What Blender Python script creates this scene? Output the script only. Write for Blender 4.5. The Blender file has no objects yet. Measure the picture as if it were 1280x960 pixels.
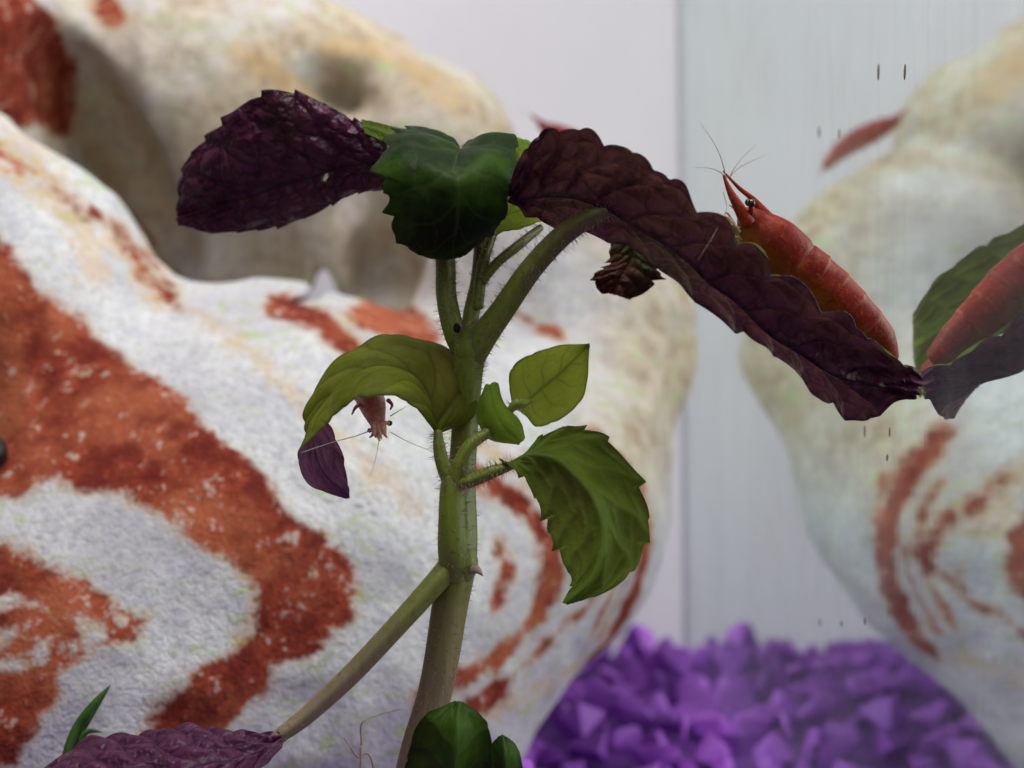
import bpy, bmesh, math, random
import numpy as np
from mathutils import Vector, Matrix

random.seed(7); RNG = np.random.default_rng(7)
S = 0.001                       # everything below is written in millimetres
scene = bpy.context.scene
COL = scene.collection

# ------------------------------------------------------------------ camera
FPX = 1758.0                    # focal length in pixels of a 1280 wide picture
CAM_Z = 81.0
PITCH, ROLL = math.radians(-3.0), math.radians(-1.0)
cam_d = bpy.data.cameras.new('camera'); cam = bpy.data.objects.new('camera', cam_d); COL.objects.link(cam)
cam_d.sensor_width = 36.0; cam_d.lens = 36.0 * FPX / 1280.0
cam_d.clip_start = 0.005; cam_d.clip_end = 20.0
Rm = Matrix.Rotation(math.radians(90) + PITCH, 4, 'X') @ Matrix.Rotation(ROLL, 4, 'Z')
cam.matrix_world = Matrix.Translation((0, 0, CAM_Z * S)) @ Rm
cam_d.dof.use_dof = True; cam_d.dof.focus_distance = 0.141; cam_d.dof.aperture_fstop = 23.0
scene.camera = cam
R3 = np.array(Rm.to_3x3())
CAMP = np.array([0, 0, CAM_Z])

def at(px, py, d):
    """point (mm) seen at photo pixel (1280x960) at depth d along the lens axis"""
    v = np.array([(px - 640) * d / FPX, -(py - 480) * d / FPX, -d])
    return R3 @ v + CAMP

# ------------------------------------------------------------------ world + lamps
world = bpy.data.worlds.new('World'); scene.world = world; world.use_nodes = True
bg = world.node_tree.nodes['Background']
bg.inputs[0].default_value = (0.92, 0.95, 1.0, 1); bg.inputs[1]  .default_value = 0.07

def area(name, loc, target, sx, sy, power, color):
    l = bpy.data.lights.new(name, 'AREA'); l.shape = 'RECTANGLE'; l.size = sx * S; l.size_y = sy * S
    l.energy = power; l.color = color
    o = bpy.data.objects.new(name, l); COL.objects.link(o)
    o.location = Vector(loc) * S
    o.rotation_euler = (Vector(target) - Vector(loc)).to_track_quat('-Z', 'Y').to_euler()
    return o
area('hood_lamp', (15, 100, 540), (-10, 260, 0), 340, 230, 3.3, (1.0, 0.97, 0.97))
area('front_fill', (-60, -190, 300), (-10, 240, 40), 420, 300, 0.26, (0.97, 0.98, 1.0))  # unseen fill added in front to brighten gravel, wall and rock
area('side_fill', (420, 210, 170), (10, 240, 60), 420, 380, 1.9, (1.0, 0.98, 0.96))  # unseen fill added at the right to brighten the rock's flank
area('daylight_behind_backing', (-120, 620, 150), (-120, 333, 120), 800, 600, 1.95, (0.99, 0.97, 1.0))

scene.view_settings.view_transform = 'Standard'; scene.view_settings.look = 'None'
scene.view_settings.gamma = 1.0; scene.view_settings.use_curve_mapping = False
scene.view_settings.exposure = -0.15
scene.cycles.max_bounces = 10; scene.cycles.transmission_bounces = 8; scene.cycles.diffuse_bounces = 5

# ------------------------------------------------------------------ helpers
def vnoise(P, scale, seed=0):
    """smooth value noise in -1..1 at points P (n,3)"""
    T = np.random.default_rng(seed).random((32, 32, 32)).astype(np.float32) * 2 - 1
    q = P / scale + 1000.37; i = np.floor(q).astype(np.int64); f = q - i; f = f * f * (3 - 2 * f)
    i0 = i % 32; i1 = (i + 1) % 32
    def g(a, b, c): return T[a, b, c]
    x0, y0, z0 = i0.T; x1, y1, z1 = i1.T; fx, fy, fz = f.T
    c00 = g(x0, y0, z0) * (1 - fx) + g(x1, y0, z0) * fx; c10 = g(x0, y1, z0) * (1 - fx) + g(x1, y1, z0) * fx
    c01 = g(x0, y0, z1) * (1 - fx) + g(x1, y0, z1) * fx; c11 = g(x0, y1, z1) * (1 - fx) + g(x1, y1, z1) * fx
    return (c00 * (1 - fy) + c10 * fy) * (1 - fz) + (c01 * (1 - fy) + c11 * fy) * fz

def spline(pts, n):
    """Catmull-Rom through pts (k,m) sampled n times, parametrised by index"""
    p = np.asarray(pts, float); k = len(p)
    e = np.vstack([2 * p[0] - p[1], p, 2 * p[-1] - p[-2]])
    t = np.linspace(0, k - 1, n); i = np.minimum(t.astype(int), k - 2); f = (t - i)[:, None]
    a, b, c, d = e[i], e[i + 1], e[i + 2], e[i + 3]
    return 0.5 * (2 * b + (c - a) * f + (2 * a - 5 * b + 4 * c - d) * f ** 2 + (3 * b - a - 3 * c + d) * f ** 3)

def nrm(a): return a / np.maximum(np.linalg.norm(a, axis=-1, keepdims=True), 1e-9)

class MB:
    """collects vertices (mm) and faces of ONE mesh"""
    def __init__(s): s.v = []; s.f = []; s.m = []; s.n = 0
    def add(s, v, f, m=0):
        v = np.asarray(v, float); s.v.append(v)
        s.f += [tuple(int(i) + s.n for i in q) for q in f]; s.m += [m] * len(f) if np.isscalar(m) else list(m); s.n += len(v)
    def tube(s, pts, radii, sides=12, n=None, square=0.0, m=0, flat=1.0, up=None):
        n = n or max(8, len(pts) * 6)
        c = spline(pts, n); r = spline(np.asarray(radii, float)[:, None], n)[:, 0]
        t = nrm(np.gradient(c, axis=0)); u = np.array([0.13, -1.0, 0.21]) if up is None else np.asarray(up, float)
        a = nrm(u - (t @ u)[:, None] * t); b = np.cross(t, a)
        th = np.linspace(0, 2 * math.pi, sides, endpoint=False)
        rr = r[:, None] * (1 + square * np.cos(4 * th)[None])
        V = c[:, None] + rr[..., None] * (np.cos(th)[None, :, None] * a[:, None] + flat * np.sin(th)[None, :, None] * b[:, None])
        F = []
        for i in range(n - 1):
            for j in range(sides):
                k = (j + 1) % sides; F.append((i * sides + j, i * sides + k, (i + 1) * sides + k, (i + 1) * sides + j))
        V = np.vstack([V.reshape(-1, 3), c[0] - t[0] * r[0] * .5, c[-1] + t[-1] * r[-1] * .5])
        for j in range(sides):
            k = (j + 1) % sides; F.append((n * sides, k, j)); F.append((n * sides + 1, (n - 1) * sides + j, (n - 1) * sides + k))
        s.add(V, F, m); return c, r, a, b
    def ball(s, c, rx, ry=None, rz=None, ax=None, seg=16, rings=10, m=0):
        ry = ry or rx; rz = rz or rx; A = np.eye(3) if ax is None else np.asarray(ax)
        V = []; F = []
        for i in range(rings + 1):
            p = math.pi * i / rings
            for j in range(seg):
                q = 2 * math.pi * j / seg
                V.append(np.asarray(c) + A.T @ np.array([rx * math.sin(p) * math.cos(q), ry * math.sin(p) * math.sin(q), rz * math.cos(p)]))
        for i in range(rings):
            for j in range(seg):
                k = (j + 1) % seg; F.append((i * seg + j, (i + 1) * seg + j, (i + 1) * seg + k, i * seg + k))
        s.add(V, F, m)
    def build(s, name, mats, parent=None, origin=None, smooth=True, attrs=None):
        return mesh_obj(name, np.vstack(s.v), s.f, mats, parent, origin, smooth, attrs, s.m)

def mesh_obj(name, V, F, mats, parent=None, origin=None, smooth=True, attrs=None, midx=None):
    o0 = np.asarray(origin, float) if origin is not None else (np.asarray(parent['_o']) if parent is not None and '_o' in parent else np.zeros(3))
    me = bpy.data.meshes.new(name)
    me.from_pydata(((np.asarray(V) - o0) * S).tolist(), [], F if isinstance(F, list) else F.tolist())
    for m in (mats if isinstance(mats, (list, tuple)) else [mats]): me.materials.append(m)
    if midx is not None: me.polygons.foreach_set('material_index', np.asarray(midx, np.int32))
    me.polygons.foreach_set('use_smooth', np.full(len(me.polygons), smooth))
    for k, a in (attrs or {}).items():
        at_ = me.attributes.new(k, 'FLOAT', 'POINT'); at_.data.foreach_set('value', np.asarray(a, np.float32))
    me.update()
    o = bpy.data.objects.new(name, me); COL.objects.link(o)
    if parent is not None: o.parent = parent
    if origin is not None and parent is None: o.location = o0 * S
    return o

def thing(name, label, cat, loc, group=None):
    o = bpy.data.objects.new(name, None); COL.objects.link(o); o.empty_display_size = 0.005
    o.location = Vector(np.asarray(loc, float)) * S; o['_o'] = [float(x) for x in loc]
    tag(o, label, cat, group); return o
def tag(o, label=None, cat=None, group=None, kind=None):
    if label: o['label'] = label
    if cat: o['category'] = cat
    if group: o['group'] = group
    if kind: o['kind'] = kind
    return o
def box(name, a, b, mat, bev=0.0):
    bm = bmesh.new(); bmesh.ops.create_cube(bm, size=1)
    a = np.array(a, float); b = np.array(b, float)
    for v in bm.verts: v.co = Vector(((a + b) / 2 + np.array(v.co) * (b - a)) * S)
    if bev: bmesh.ops.bevel(bm, geom=bm.edges[:], offset=bev * S, segments=2, affect='EDGES')
    me = bpy.data.meshes.new(name); bm.to_mesh(me); bm.free(); me.materials.append(mat)
    o = bpy.data.objects.new(name, me); COL.objects.link(o); return o

# ------------------------------------------------------------------ material helpers
class Mat:
    def __init__(s, name):
        s.m = bpy.data.materials.new(name); s.m.use_nodes = True; s.t = s.m.node_tree
        s.p = s.t.nodes['Principled BSDF']; s.out = s.t.nodes['Material Output']
    def n(s, kind, **kw):
        x = s.t.nodes.new(kind)
        for k, v in kw.items():
            if hasattr(x, k): setattr(x, k, v)
        return x
    def l(s, a, b): s.t.links.new(a, b)
    def put(s, sock, v):
        if hasattr(v, 'links') or isinstance(v, bpy.types.NodeSocket): s.l(v, sock)
        else: sock.default_value = v
    def obj(s): return s.n('ShaderNodeTexCoord').outputs['Object']
    def map(s, vec, scale):
        x = s.n('ShaderNodeMapping'); s.l(vec, x.inputs['Vector']); x.inputs['Scale'].default_value = scale; return x.outputs[0]
    def noise(s, vec, scale, detail=4, rough=.55, dist=0.0):
        x = s.n('ShaderNodeTexNoise'); s.l(vec, x.inputs['Vector']); x.inputs['Scale'].default_value = scale
        x.inputs['Detail'].default_value = detail; x.inputs['Roughness'].default_value = rough; x.inputs['Distortion'].default_value = dist
        return x.outputs['Fac']
    def attr(s, name):
        x = s.n('ShaderNodeAttribute'); x.attribute_name = name; return x.outputs['Fac']
    def math(s, op, a, b=0.0, c=0.0, clamp=False):
        x = s.n('ShaderNodeMath'); x.operation = op; x.use_clamp = clamp
        s.put(x.inputs[0], a); s.put(x.inputs[1], b); s.put(x.inputs[2], c); return x.outputs[0]
    def ramp(s, v, lo, hi, a=0.0, b=1.0):
        x = s.n('ShaderNodeMapRange'); x.interpolation_type = 'SMOOTHSTEP'
        s.put(x.inputs['Value'], v); x.inputs['From Min'].default_value = lo; x.inputs['From Max'].default_value = hi
        x.inputs['To Min'].default_value = a; x.inputs['To Max'].default_value = b; return x.outputs[0]
    def mix(s, f, a, b):
        x = s.n('ShaderNodeMix'); x.data_type = 'RGBA'
        s.put(x.inputs[0], f)
        for k, v in ((6, a), (7, b)):
            if isinstance(v, tuple): v = v if len(v) == 4 else v + (1,)
            s.put(x.inputs[k], v)
        return x.outputs[2]
    def bump(s, h, strength, dist):
        x = s.n('ShaderNodeBump'); s.l(h, x.inputs['Height']); x.inputs['Strength'].default_value = strength; x.inputs['Distance'].default_value = dist
        return x.outputs[0]

# ---- rock: white sandstone, red swirling bands, ochre stripes, algae
def mat_rock():
    M = Mat('banded_sandstone'); v = M.obj()
    g1 = M.noise(v, 900, 3, .7); g2 = M.noise(v, 320, 4, .65); g3 = M.noise(v, 70, 4, .6); g4 = M.noise(v, 2200, 2, .6)
    base = M.mix(M.ramp(g3, .38, .64), (.64, .64, .645), (.51, .50, .53))
    base = M.mix(M.ramp(g1, .48, .64, 0, .55), base, (.33, .33, .37))
    base = M.mix(M.ramp(g2, .56, .72, 0, .4), base, (.74, .73, .72))
    base = M.mix(M.ramp(M.noise(v, 170, 5, .7), .50, .66, 0, .5), base, (.44, .43, .52))
    # beige stone
    bei = M.attr('beige')
    bb = M.mix(M.ramp(g2, .4, .65), (.58, .48, .35), (.37, .26, .16))
    base = M.mix(M.math('MULTIPLY', bei, M.ramp(g3, .30, .55, .25, 1)), base, bb)
    # green algae streaks, stretched sideways
    ga = M.noise(M.map(v, (1, 1, 2.6)), 240, 4, .7, .6); gm = M.noise(v, 38, 2)
    alg = M.math('MULTIPLY', M.ramp(ga, .53, .64), M.ramp(gm, .36, .56, 0.2, .85))
    base = M.mix(alg, base, (.42, .50, .26))
    # ochre
    oc = M.math('ADD', M.attr('ochre'), M.math('MULTIPLY', M.math('SUBTRACT', g2, .5), 9.0))
    base = M.mix(M.ramp(oc, 1.0, -2.2, 0, .45), base, (.56, .33, .10))
    # red bands: signed distance (mm) roughened by noise
    rd = M.math('ADD', M.attr('red'), M.math('MULTIPLY', M.math('SUBTRACT', g2, .5), 3.4))
    rd = M.math('ADD', rd, M.math('MULTIPLY', M.math('SUBTRACT', g1, .5), 2.4))
    rd = M.math('ADD', rd, M.math('MULTIPLY', M.math('SUBTRACT', M.noise(v, 130, 3, .6), .45), 4.0))
    halo = M.ramp(rd, 1.5, 0.1, 0, .4)
    base = M.mix(halo, base, (.56, .36, .16))
    red = M.mix(M.ramp(g2, .36, .62), (.15, .018, .010), (.30, .048, .020))
    red = M.mix(M.ramp(g3, .46, .66, 0, .7), red, (.46, .13, .055))
    red = M.mix(M.ramp(g4, .58, .72, 0, .55), red, (.10, .016, .012))
    rm = M.ramp(rd, .8, -.6)
    speck = M.ramp(M.math('ADD', g1, M.math('MULTIPLY', M.math('SUBTRACT', g2, .5), 1.1)), .62, .74, 0, .75)
    rm = M.math('MULTIPLY', rm, M.math('SUBTRACT', 1.0, speck))
    pv = M.n('ShaderNodeTexVoronoi'); pv.inputs['Scale'].default_value = 420; pv.inputs['Randomness'].default_value = 1.0; M.l(v, pv.inputs['Vector'])
    pits = M.math('MULTIPLY', M.ramp(pv.outputs['Distance'], .14, .30, 1, 0), M.ramp(M.noise(v, 60, 3), .50, .60))
    fin = M.mix(M.math('MULTIPLY', pits, .12), M.mix(rm, base, red), (.22, .17, .14))
    M.l(fin, M.p.inputs['Base Color'])
    M.p.inputs['Roughness'].default_value = .9; M.p.inputs['Specular IOR Level'].default_value = .25
    h = M.math('ADD', M.math('MULTIPLY', g1, .6), M.math('ADD', M.math('MULTIPLY', g2, .4), M.math('MULTIPLY', g4, .5)))
    h = M.math('SUBTRACT', M.math('ADD', h, M.math('MULTIPLY', g3, 1.5)), M.math('MULTIPLY', pits, .25))
    M.l(M.bump(h, .8, .0007), M.p.inputs['Normal'])
    return M.m

def mat_leaf(name, col, col2, vein, trans, rough=.42, patch=None, veinamt=.6, cell=800, netamt=.22, bumpd=.0004, nb=.9):
    """a leaf face: blotchy colour, veins, light passing through"""
    M = Mat(name); v = M.obj()
    n1 = M.noise(v, 160, 4, .6); n2 = M.noise(v, 900, 3, .6)
    c = M.mix(M.ramp(n1, .35, .68), col, col2)
    if patch: c = M.mix(M.ramp(M.noise(v, 95, 3, .6, .5), .56, .66, 0, .7), c, patch)
    c = M.mix(M.ramp(n2, .5, .75, 0, .25), c, tuple(x * .5 for x in col))
    vo = M.n('ShaderNodeTexVoronoi'); vo.feature = 'DISTANCE_TO_EDGE'; vo.inputs['Scale'].default_value = cell
    wob = M.n('ShaderNodeVectorMath'); wob.operation = 'MULTIPLY_ADD'; nz = M.n('ShaderNodeTexNoise'); nz.inputs['Scale'].default_value = 500; M.l(v, nz.inputs['Vector'])
    M.l(nz.outputs['Color'], wob.inputs[0]); wob.inputs[1].default_value = (.0022,) * 3; M.l(v, wob.inputs[2]); M.l(wob.outputs[0], vo.inputs['Vector'])
    net = M.ramp(vo.outputs['Distance'], .0, .11, 1, 0)
    c = M.mix(M.math('MULTIPLY', net, netamt), c, vein)
    c = M.mix(M.math('MULTIPLY', M.attr('vein'), veinamt), c, vein)
    c = M.mix(M.ramp(M.attr('edge'), .9, 1.0, 0, .45), c, tuple(x * .45 for x in vein))
    M.l(c, M.p.inputs['Base Color']); M.p.inputs['Roughness'].default_value = rough
    M.p.inputs['Specular IOR Level'].default_value = .3 if nb > 1 else .16
    bn = M.bump(M.math('ADD', M.math('MULTIPLY', n2, .6), M.math('ADD', M.math('MULTIPLY', n1, .5), M.math('MULTIPLY', M.ramp(vo.outputs['Distance'], 0, .45), nb))), .45, bumpd); M.l(bn, M.p.inputs['Normal'])
    tr = M.n('ShaderNodeBsdfTranslucent'); M.l(c, tr.inputs[0]); M.l(bn, tr.inputs['Normal'])
    gm = M.n('ShaderNodeGamma'); M.l(c, gm.inputs[0]); gm.inputs[1].default_value = .48 if trans > .5 else .62; M.l(gm.outputs[0], tr.inputs[0])
    mx = M.n('ShaderNodeMixShader'); mx.inputs[0].default_value = trans
    M.l(M.p.outputs[0], mx.inputs[1]); M.l(tr.outputs[0], mx.inputs[2]); M.l(mx.outputs[0], M.out.inputs[0])
    return M.m

def mat_simple(name, c1, c2, scale=300, rough=.5, sss=0.0, bump=.3, bd=.0004, c3=None, spec=.4, trans=0):
    M = Mat(name); v = M.obj(); n = M.noise(v, scale, 5, .62)
    c = M.mix(M.ramp(n, .35, .65), c1, c2)
    if c3: c = M.mix(M.ramp(M.noise(v, scale * 3.1, 3, .6), .55, .7, 0, .8), c, c3)
    M.l(c, M.p.inputs['Base Color']); M.p.inputs['Roughness'].default_value = rough
    M.p.inputs['Specular IOR Level'].default_value = spec
    if sss:
        M.p.inputs['Subsurface Weight'].default_value = sss; M.p.inputs['Subsurface Radius'].default_value = (1, .35, .2); M.p.inputs['Subsurface Scale'].default_value = .0012
    if trans:
        tr = M.n('ShaderNodeBsdfTranslucent'); M.l(c, tr.inputs[0]); mx = M.n('ShaderNodeMixShader'); mx.inputs[0].default_value = trans
        M.l(M.p.outputs[0], mx.inputs[1]); M.l(tr.outputs[0], mx.inputs[2]); M.l(mx.outputs[0], M.out.inputs[0])
    M.l(M.bump(n, bump, bd), M.p.inputs['Normal'])
    return M.m

def mat_stem():
    M = Mat('stem_skin'); v = M.obj()
    st = M.noise(M.map(v, (1, 1, .08)), 1500, 4, .6); n = M.noise(v, 220, 3); dots = M.noise(v, 1700, 2)
    sep = M.n('ShaderNodeSeparateXYZ'); geo = M.n('ShaderNodeNewGeometry'); M.l(geo.outputs['Position'], sep.inputs[0])
    g = M.ramp(M.math('ADD', sep.outputs[2], M.math('MULTIPLY', M.math('SUBTRACT', n, .5), .012)), .043, .060)
    low = M.mix(st, (.15, .11, .055), (.28, .22, .125)); high = M.mix(st, (.13, .17, .013), (.27, .34, .036))
    top = M.ramp(sep.outputs[2], .079, .091)
    high = M.mix(top, high, M.mix(st, (.105, .105, .020), (.18, .165, .045)))
    c = M.mix(g, low, high)
    c = M.mix(M.ramp(dots, .60, .70, 0, .55), c, (.16, .04, .05))
    M.l(c, M.p.inputs['Base Color']); M.p.inputs['Roughness'].default_value = .45
    M.p.inputs['Subsurface Weight'].default_value = .25; M.p.inputs['Subsurface Radius'].default_value = (.6, 1, .3); M.p.inputs['Subsurface Scale'].default_value = .001
    M.l(M.bump(st, .35, .0003), M.p.inputs['Normal']); return M.m

def mat_glass():
    """side pane seen at a grazing angle through the water: mirrors the tank, a thin streaky film dulls it"""
    M = Mat('mirroring_tank_glass'); v = M.obj()
    st = M.noise(M.map(v, (1, 1, .06)), 420, 4, .6); n = M.noise(v, 45, 3)
    gl = M.n('ShaderNodeBsdfGlossy'); gl.inputs['Color'].default_value = (.83, .91, .885, 1)
    M.l(M.ramp(st, .35, .75, .03, .055), gl.inputs['Roughness'])
    df = M.n('ShaderNodeBsdfDiffuse'); df.inputs['Color'].default_value = (.70, .75, .70, 1)
    mx = M.n('ShaderNodeMixShader')
    M.l(M.math('ADD', M.ramp(st, .45, .75, 0, .035), M.ramp(n, .4, .7, .10, .19)), mx.inputs[0])
    M.l(gl.outputs[0], mx.inputs[1]); M.l(df.outputs[0], mx.inputs[2])
    lw = M.n('ShaderNodeLayerWeight'); lw.inputs['Blend'].default_value = .5          # total reflection beyond about 48 degrees, clear below
    tp = M.n('ShaderNodeBsdfTransparent'); tp.inputs[0].default_value = (.93, .96, .95, 1); m3 = M.n('ShaderNodeMixShader')
    M.l(M.ramp(lw.outputs['Facing'], .26, .40), m3.inputs[0]); M.l(tp.outputs[0], m3.inputs[1]); M.l(mx.outputs[0], m3.inputs[2]); M.l(m3.outputs[0], M.out.inputs[0])
    M.l(M.bump(st, .05, .00005), gl.inputs['Normal'])
    return M.m

def mat_gravel(name, c1, c2):
    M = Mat(name); v = M.obj(); n = M.noise(v, 500, 4, .6); f = M.noise(v, 2600, 2)
    oi = M.n('ShaderNodeObjectInfo').outputs['Random']
    c = M.mix(M.ramp(n, .3, .7), c1, c2); c = M.mix(M.math('MULTIPLY', M.math('POWER', oi, 1.5), .7), c, (.17, .035, .34))
    c = M.mix(M.ramp(f, .62, .72, 0, .15), c, (.5, .3, .7))
    M.l(c, M.p.inputs['Base Color']); M.p.inputs['Roughness'].default_value = .55; M.l(M.bump(M.math('ADD', n, f), .5, .0004), M.p.inputs['Normal'])
    return M.m

def mat_shrimp(name):
    M = Mat(name); v = M.obj()
    n = M.noise(v, 260, 4, .6, .8); f = M.noise(v, 1500, 4, .7, 1.5); h = M.noise(v, 3200, 2)
    c = M.mix(M.ramp(n, .40, .62), (.19, .007, .003), (.30, .024, .007))
    c = M.mix(M.math('MULTIPLY', M.attr('belly'), M.ramp(n, .3, .6, .5, 1)), c, (.42, .12, .035))
    c = M.mix(M.ramp(f, .52, .64, 0, .5), c, (.45, .10, .03)); c = M.mix(M.math('MULTIPLY', M.math('MULTIPLY', M.attr('plate'), M.ramp(n, .42, .6)), .45), c, (.58, .20, .09)); c = M.mix(M.ramp(h, .56, .70, 0, .6), c, (.20, .012, .008))
    M.l(c, M.p.inputs['Base Color']); M.p.inputs['Roughness'].default_value = .38; M.p.inputs['Specular IOR Level'].default_value = .3
    M.p.inputs['Subsurface Weight'].default_value = .18; M.p.inputs['Subsurface Radius'].default_value = (1, .3, .15); M.p.inputs['Subsurface Scale'].default_value = .0009
    M.l(M.bump(f, .2, .0003), M.p.inputs['Normal']); return M.m

MAT = dict(
    rock=mat_rock(),
    wall=mat_simple('white_backing', (.80, .785, .825), (.765, .75, .79), 20, .7, bump=.05, trans=.5),
    glass=mat_glass(),
    silicone=mat_simple('silicone', (.80, .79, .84), (.76, .75, .80), 200, .35, trans=.5),
    speck=mat_simple('dried_algae', (.34, .31, .22), (.24, .21, .13), 900, .8),
    gravel=mat_gravel('purple_gravel', (.33, .065, .56), (.47, .13, .71)),
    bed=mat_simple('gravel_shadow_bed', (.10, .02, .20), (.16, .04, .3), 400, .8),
    stem=mat_stem(),
    hair=mat_simple('pink_hair', (.60, .42, .38), (.48, .28, .28), 500, .5, trans=.5),
    top=mat_leaf('leaf_green_face', (.145, .245, .018), (.255, .40, .036), (.24, .34, .09), .64, .5, None, .5, 900, .10, .0004, .18),
    mid=mat_leaf('leaf_lit_green_face', (.19, .275, .016), (.29, .39, .030), (.045, .085, .008), .68, .5, None, .75, 900, .10, .0004, .12),
    violet=mat_leaf('leaf_violet_face', (.26, .075, .24), (.34, .12, .31), (.06, .006, .05), .4, .45, None, .9, 450, .25, .0005, .4),
    topdark=mat_leaf('leaf_dark_green_face', (.014, .042, .004), (.055, .13, .008), (.10, .15, .05), .45, .5, (.014, .012, .006), .5, 900, .04, .0003, .05),
    young=mat_leaf('leaf_young_green_face', (.36, .46, .04), (.46, .56, .06), (.08, .15, .02), .72, .45, None, .8, 1000, .10, .0003, .05),
    under=mat_leaf('leaf_purple_face', (.100, .012, .050), (.165, .030, .090), (.012, .002, .007), .38, .36, (.070, .030, .020), .9, 330, .55, .0015, 1.2),
    magenta=mat_leaf('leaf_magenta_face', (.085, .014, .055), (.14, .035, .095), (.030, .002, .018), .35, .42, None, .9, 340, .75, .0010, 1.2),
    brown=mat_leaf('leaf_rotting_face', (.055, .014, .010), (.085, .025, .014), (.03, .008, .006), .3, .5, (.03, .05, .012), .6),
    shrimp=mat_shrimp('shrimp_shell'),
    palesh=mat_simple('pale_shrimp_shell', (.70, .26, .16), (.84, .48, .34), 1400, .35, .35, .25, .0003, (.50, .10, .05), .5),
    limb=mat_simple('shrimp_limb', (.60, .30, .24), (.72, .48, .40), 800, .35, .3, .1),
    whisker=mat_simple('whisker', (.45, .26, .22), (.62, .42, .36), 600, .4, 0, .1, trans=.3),
    palewhisker=mat_simple('pale_whisker', (.80, .70, .66), (.85, .76, .72), 600, .4, 0, .1, trans=.3),
    eye=mat_simple('shrimp_eye', (.006, .006, .007), (.012, .010, .012), 300, .12, spec=.7),
    dark=mat_simple('blob_black', (.012, .010, .010), (.03, .024, .02), 300, .4),
    blade=mat_simple('grass_green', (.05, .13, .02), (.09, .20, .035), 500, .5, trans=.3),
    root=mat_simple('root_tan', (.42, .33, .22), (.56, .46, .33), 800, .6, trans=.2),
)

# ------------------------------------------------------------------ the tank
WX = 40.6                      # inner face of the side pane
BACK_Y = 333.0
# the back of the tank is covered with a thin white film that lets daylight through
bw = mesh_obj('back_wall', [(-420, BACK_Y, -30), (WX + 5, BACK_Y, -30), (WX + 5, BACK_Y, 330), (-420, BACK_Y, 330)], [(0, 1, 2, 3)], MAT['wall'], smooth=False)
tag(bw, kind='structure')
pane = box('side_glass', (WX, 40, -30), (WX + 5, BACK_Y - .3, 330), MAT['glass'])
tag(pane, 'mirroring glass side pane of the tank, doubling rock and leaf', 'glass pane')
mb = MB()
zz = np.linspace(-5, 320, 30)
mb.tube([(WX - .1, BACK_Y - .1, z) for z in zz], [.5] * 30, 10, n=60)
mb.build('silicone_seam', MAT['silicone'], pane)
for k, (px, py, w, h) in enumerate([(1098, 90, 3, 21), (1131, 90, 3, 20), (1024, 165, 2.5, 16), (1049, 167, 2, 12), (1081, 539, 2.6, 16), (1112, 540, 2, 13), (1109, 572, 2, 9), (1025, 778, 2.4, 10), (1052, 779, 2.4, 9), (1081, 776, 2.6, 10)]):
    d = FPX * WX / (px - 640)                       # depth at which this sight line meets the pane
    for _ in range(4):
        d *= WX / at(px, py, d)[0]
    p = at(px, py, d); s = d / FPX
    mb = MB(); q = d / (px - 640)                   # slivers stick a little out of the pane
    mb.ball((WX - .02, p[1], p[2]), .05, w * .5 * s * (FPX / (px - 640)) * .8, h * .5 * s, seg=8, rings=6)
    mb.v[0][:, 1] += (mb.v[0][:, 2] - p[2]) * random.uniform(-.25, .25)
    mb.build('algae_speck', MAT['speck'], pane)

# ------------------------------------------------------------------ the rock: one smooth-blended body
def ell(px, py, d, rx, rz, ry, rot=0, extra_d=None):
    return dict(c=at(px, py, d), r=np.array([rx * d / FPX, ry, rz * d / FPX]), a=math.radians(rot))
def sd_ell(P, e):
    q = P - e['c']; c, s = math.cos(e['a']), math.sin(e['a'])
    q = np.stack([q[:, 0] * c + q[:, 2] * s, q[:, 1], -q[:, 0] * s + q[:, 2] * c], 1)
    k0 = np.linalg.norm(q / e['r'], axis=1); k1 = np.linalg.norm(q / e['r'] ** 2, axis=1)
    return k0 * (k0 - 1) / np.maximum(k1, 1e-6)
def smin(a, b, k):
    h = np.clip(.5 + .5 * (b - a) / k, 0, 1); return b * (1 - h) + a * h - k * h * (1 - h)
ADD = [ (ell(290, 742, 238, 432, 380, 62, 8), 0),       # main banded body
        (ell(150, 830, 215, 330, 300, 45, -20), 8),     # swelling at lower left, nearest the glass
        (ell(78, 420, 228, 330, 140, 32, -60), 7),      # striped ridge at left
        (ell(560, 640, 248, 280, 235, 40, 0), 9),       # right swelling
        (ell(195, 122, 292, 365, 190, 30, -10), 6),     # upper back body
        (ell(10, 60, 275, 130, 210, 30, 0), 5),
        (ell(675, 388, 274, 215, 165, 26, -40), 6),
        (ell(735, 540, 262, 105, 150, 24, 0), 9),       # right shoulder
        (ell(290, 300, 302, 150, 125, 20, 0), 8),
        (ell(480, 300, 292, 100, 110, 20, 0), 8),
        (ell(545, 200, 285, 95, 112, 26, 0), 5) ]
SUB = [ (ell(140, 235, 258, 84, 215, 34, 22), 4),       # hollow at left
        (ell(298, 335, 258, 108, 85, 32, 10), 3),
        (ell(468, 335, 262, 62, 80, 22, -15), 3),       # cave under the upper body
        (ell(415, 104, 260, 54, 42, 22, -25), 4),       # pit
        *[(ell(396, 388, dd, 50, 24, 16, 0), 2) for dd in (240, 255, 270, 285, 300, 315, 330)], *[(ell(404, 362, dd, 19, 38, 16, 0), 2) for dd in (240, 255, 270, 285, 300, 315, 330)] ]        # gap through which the white backing shows
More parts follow.
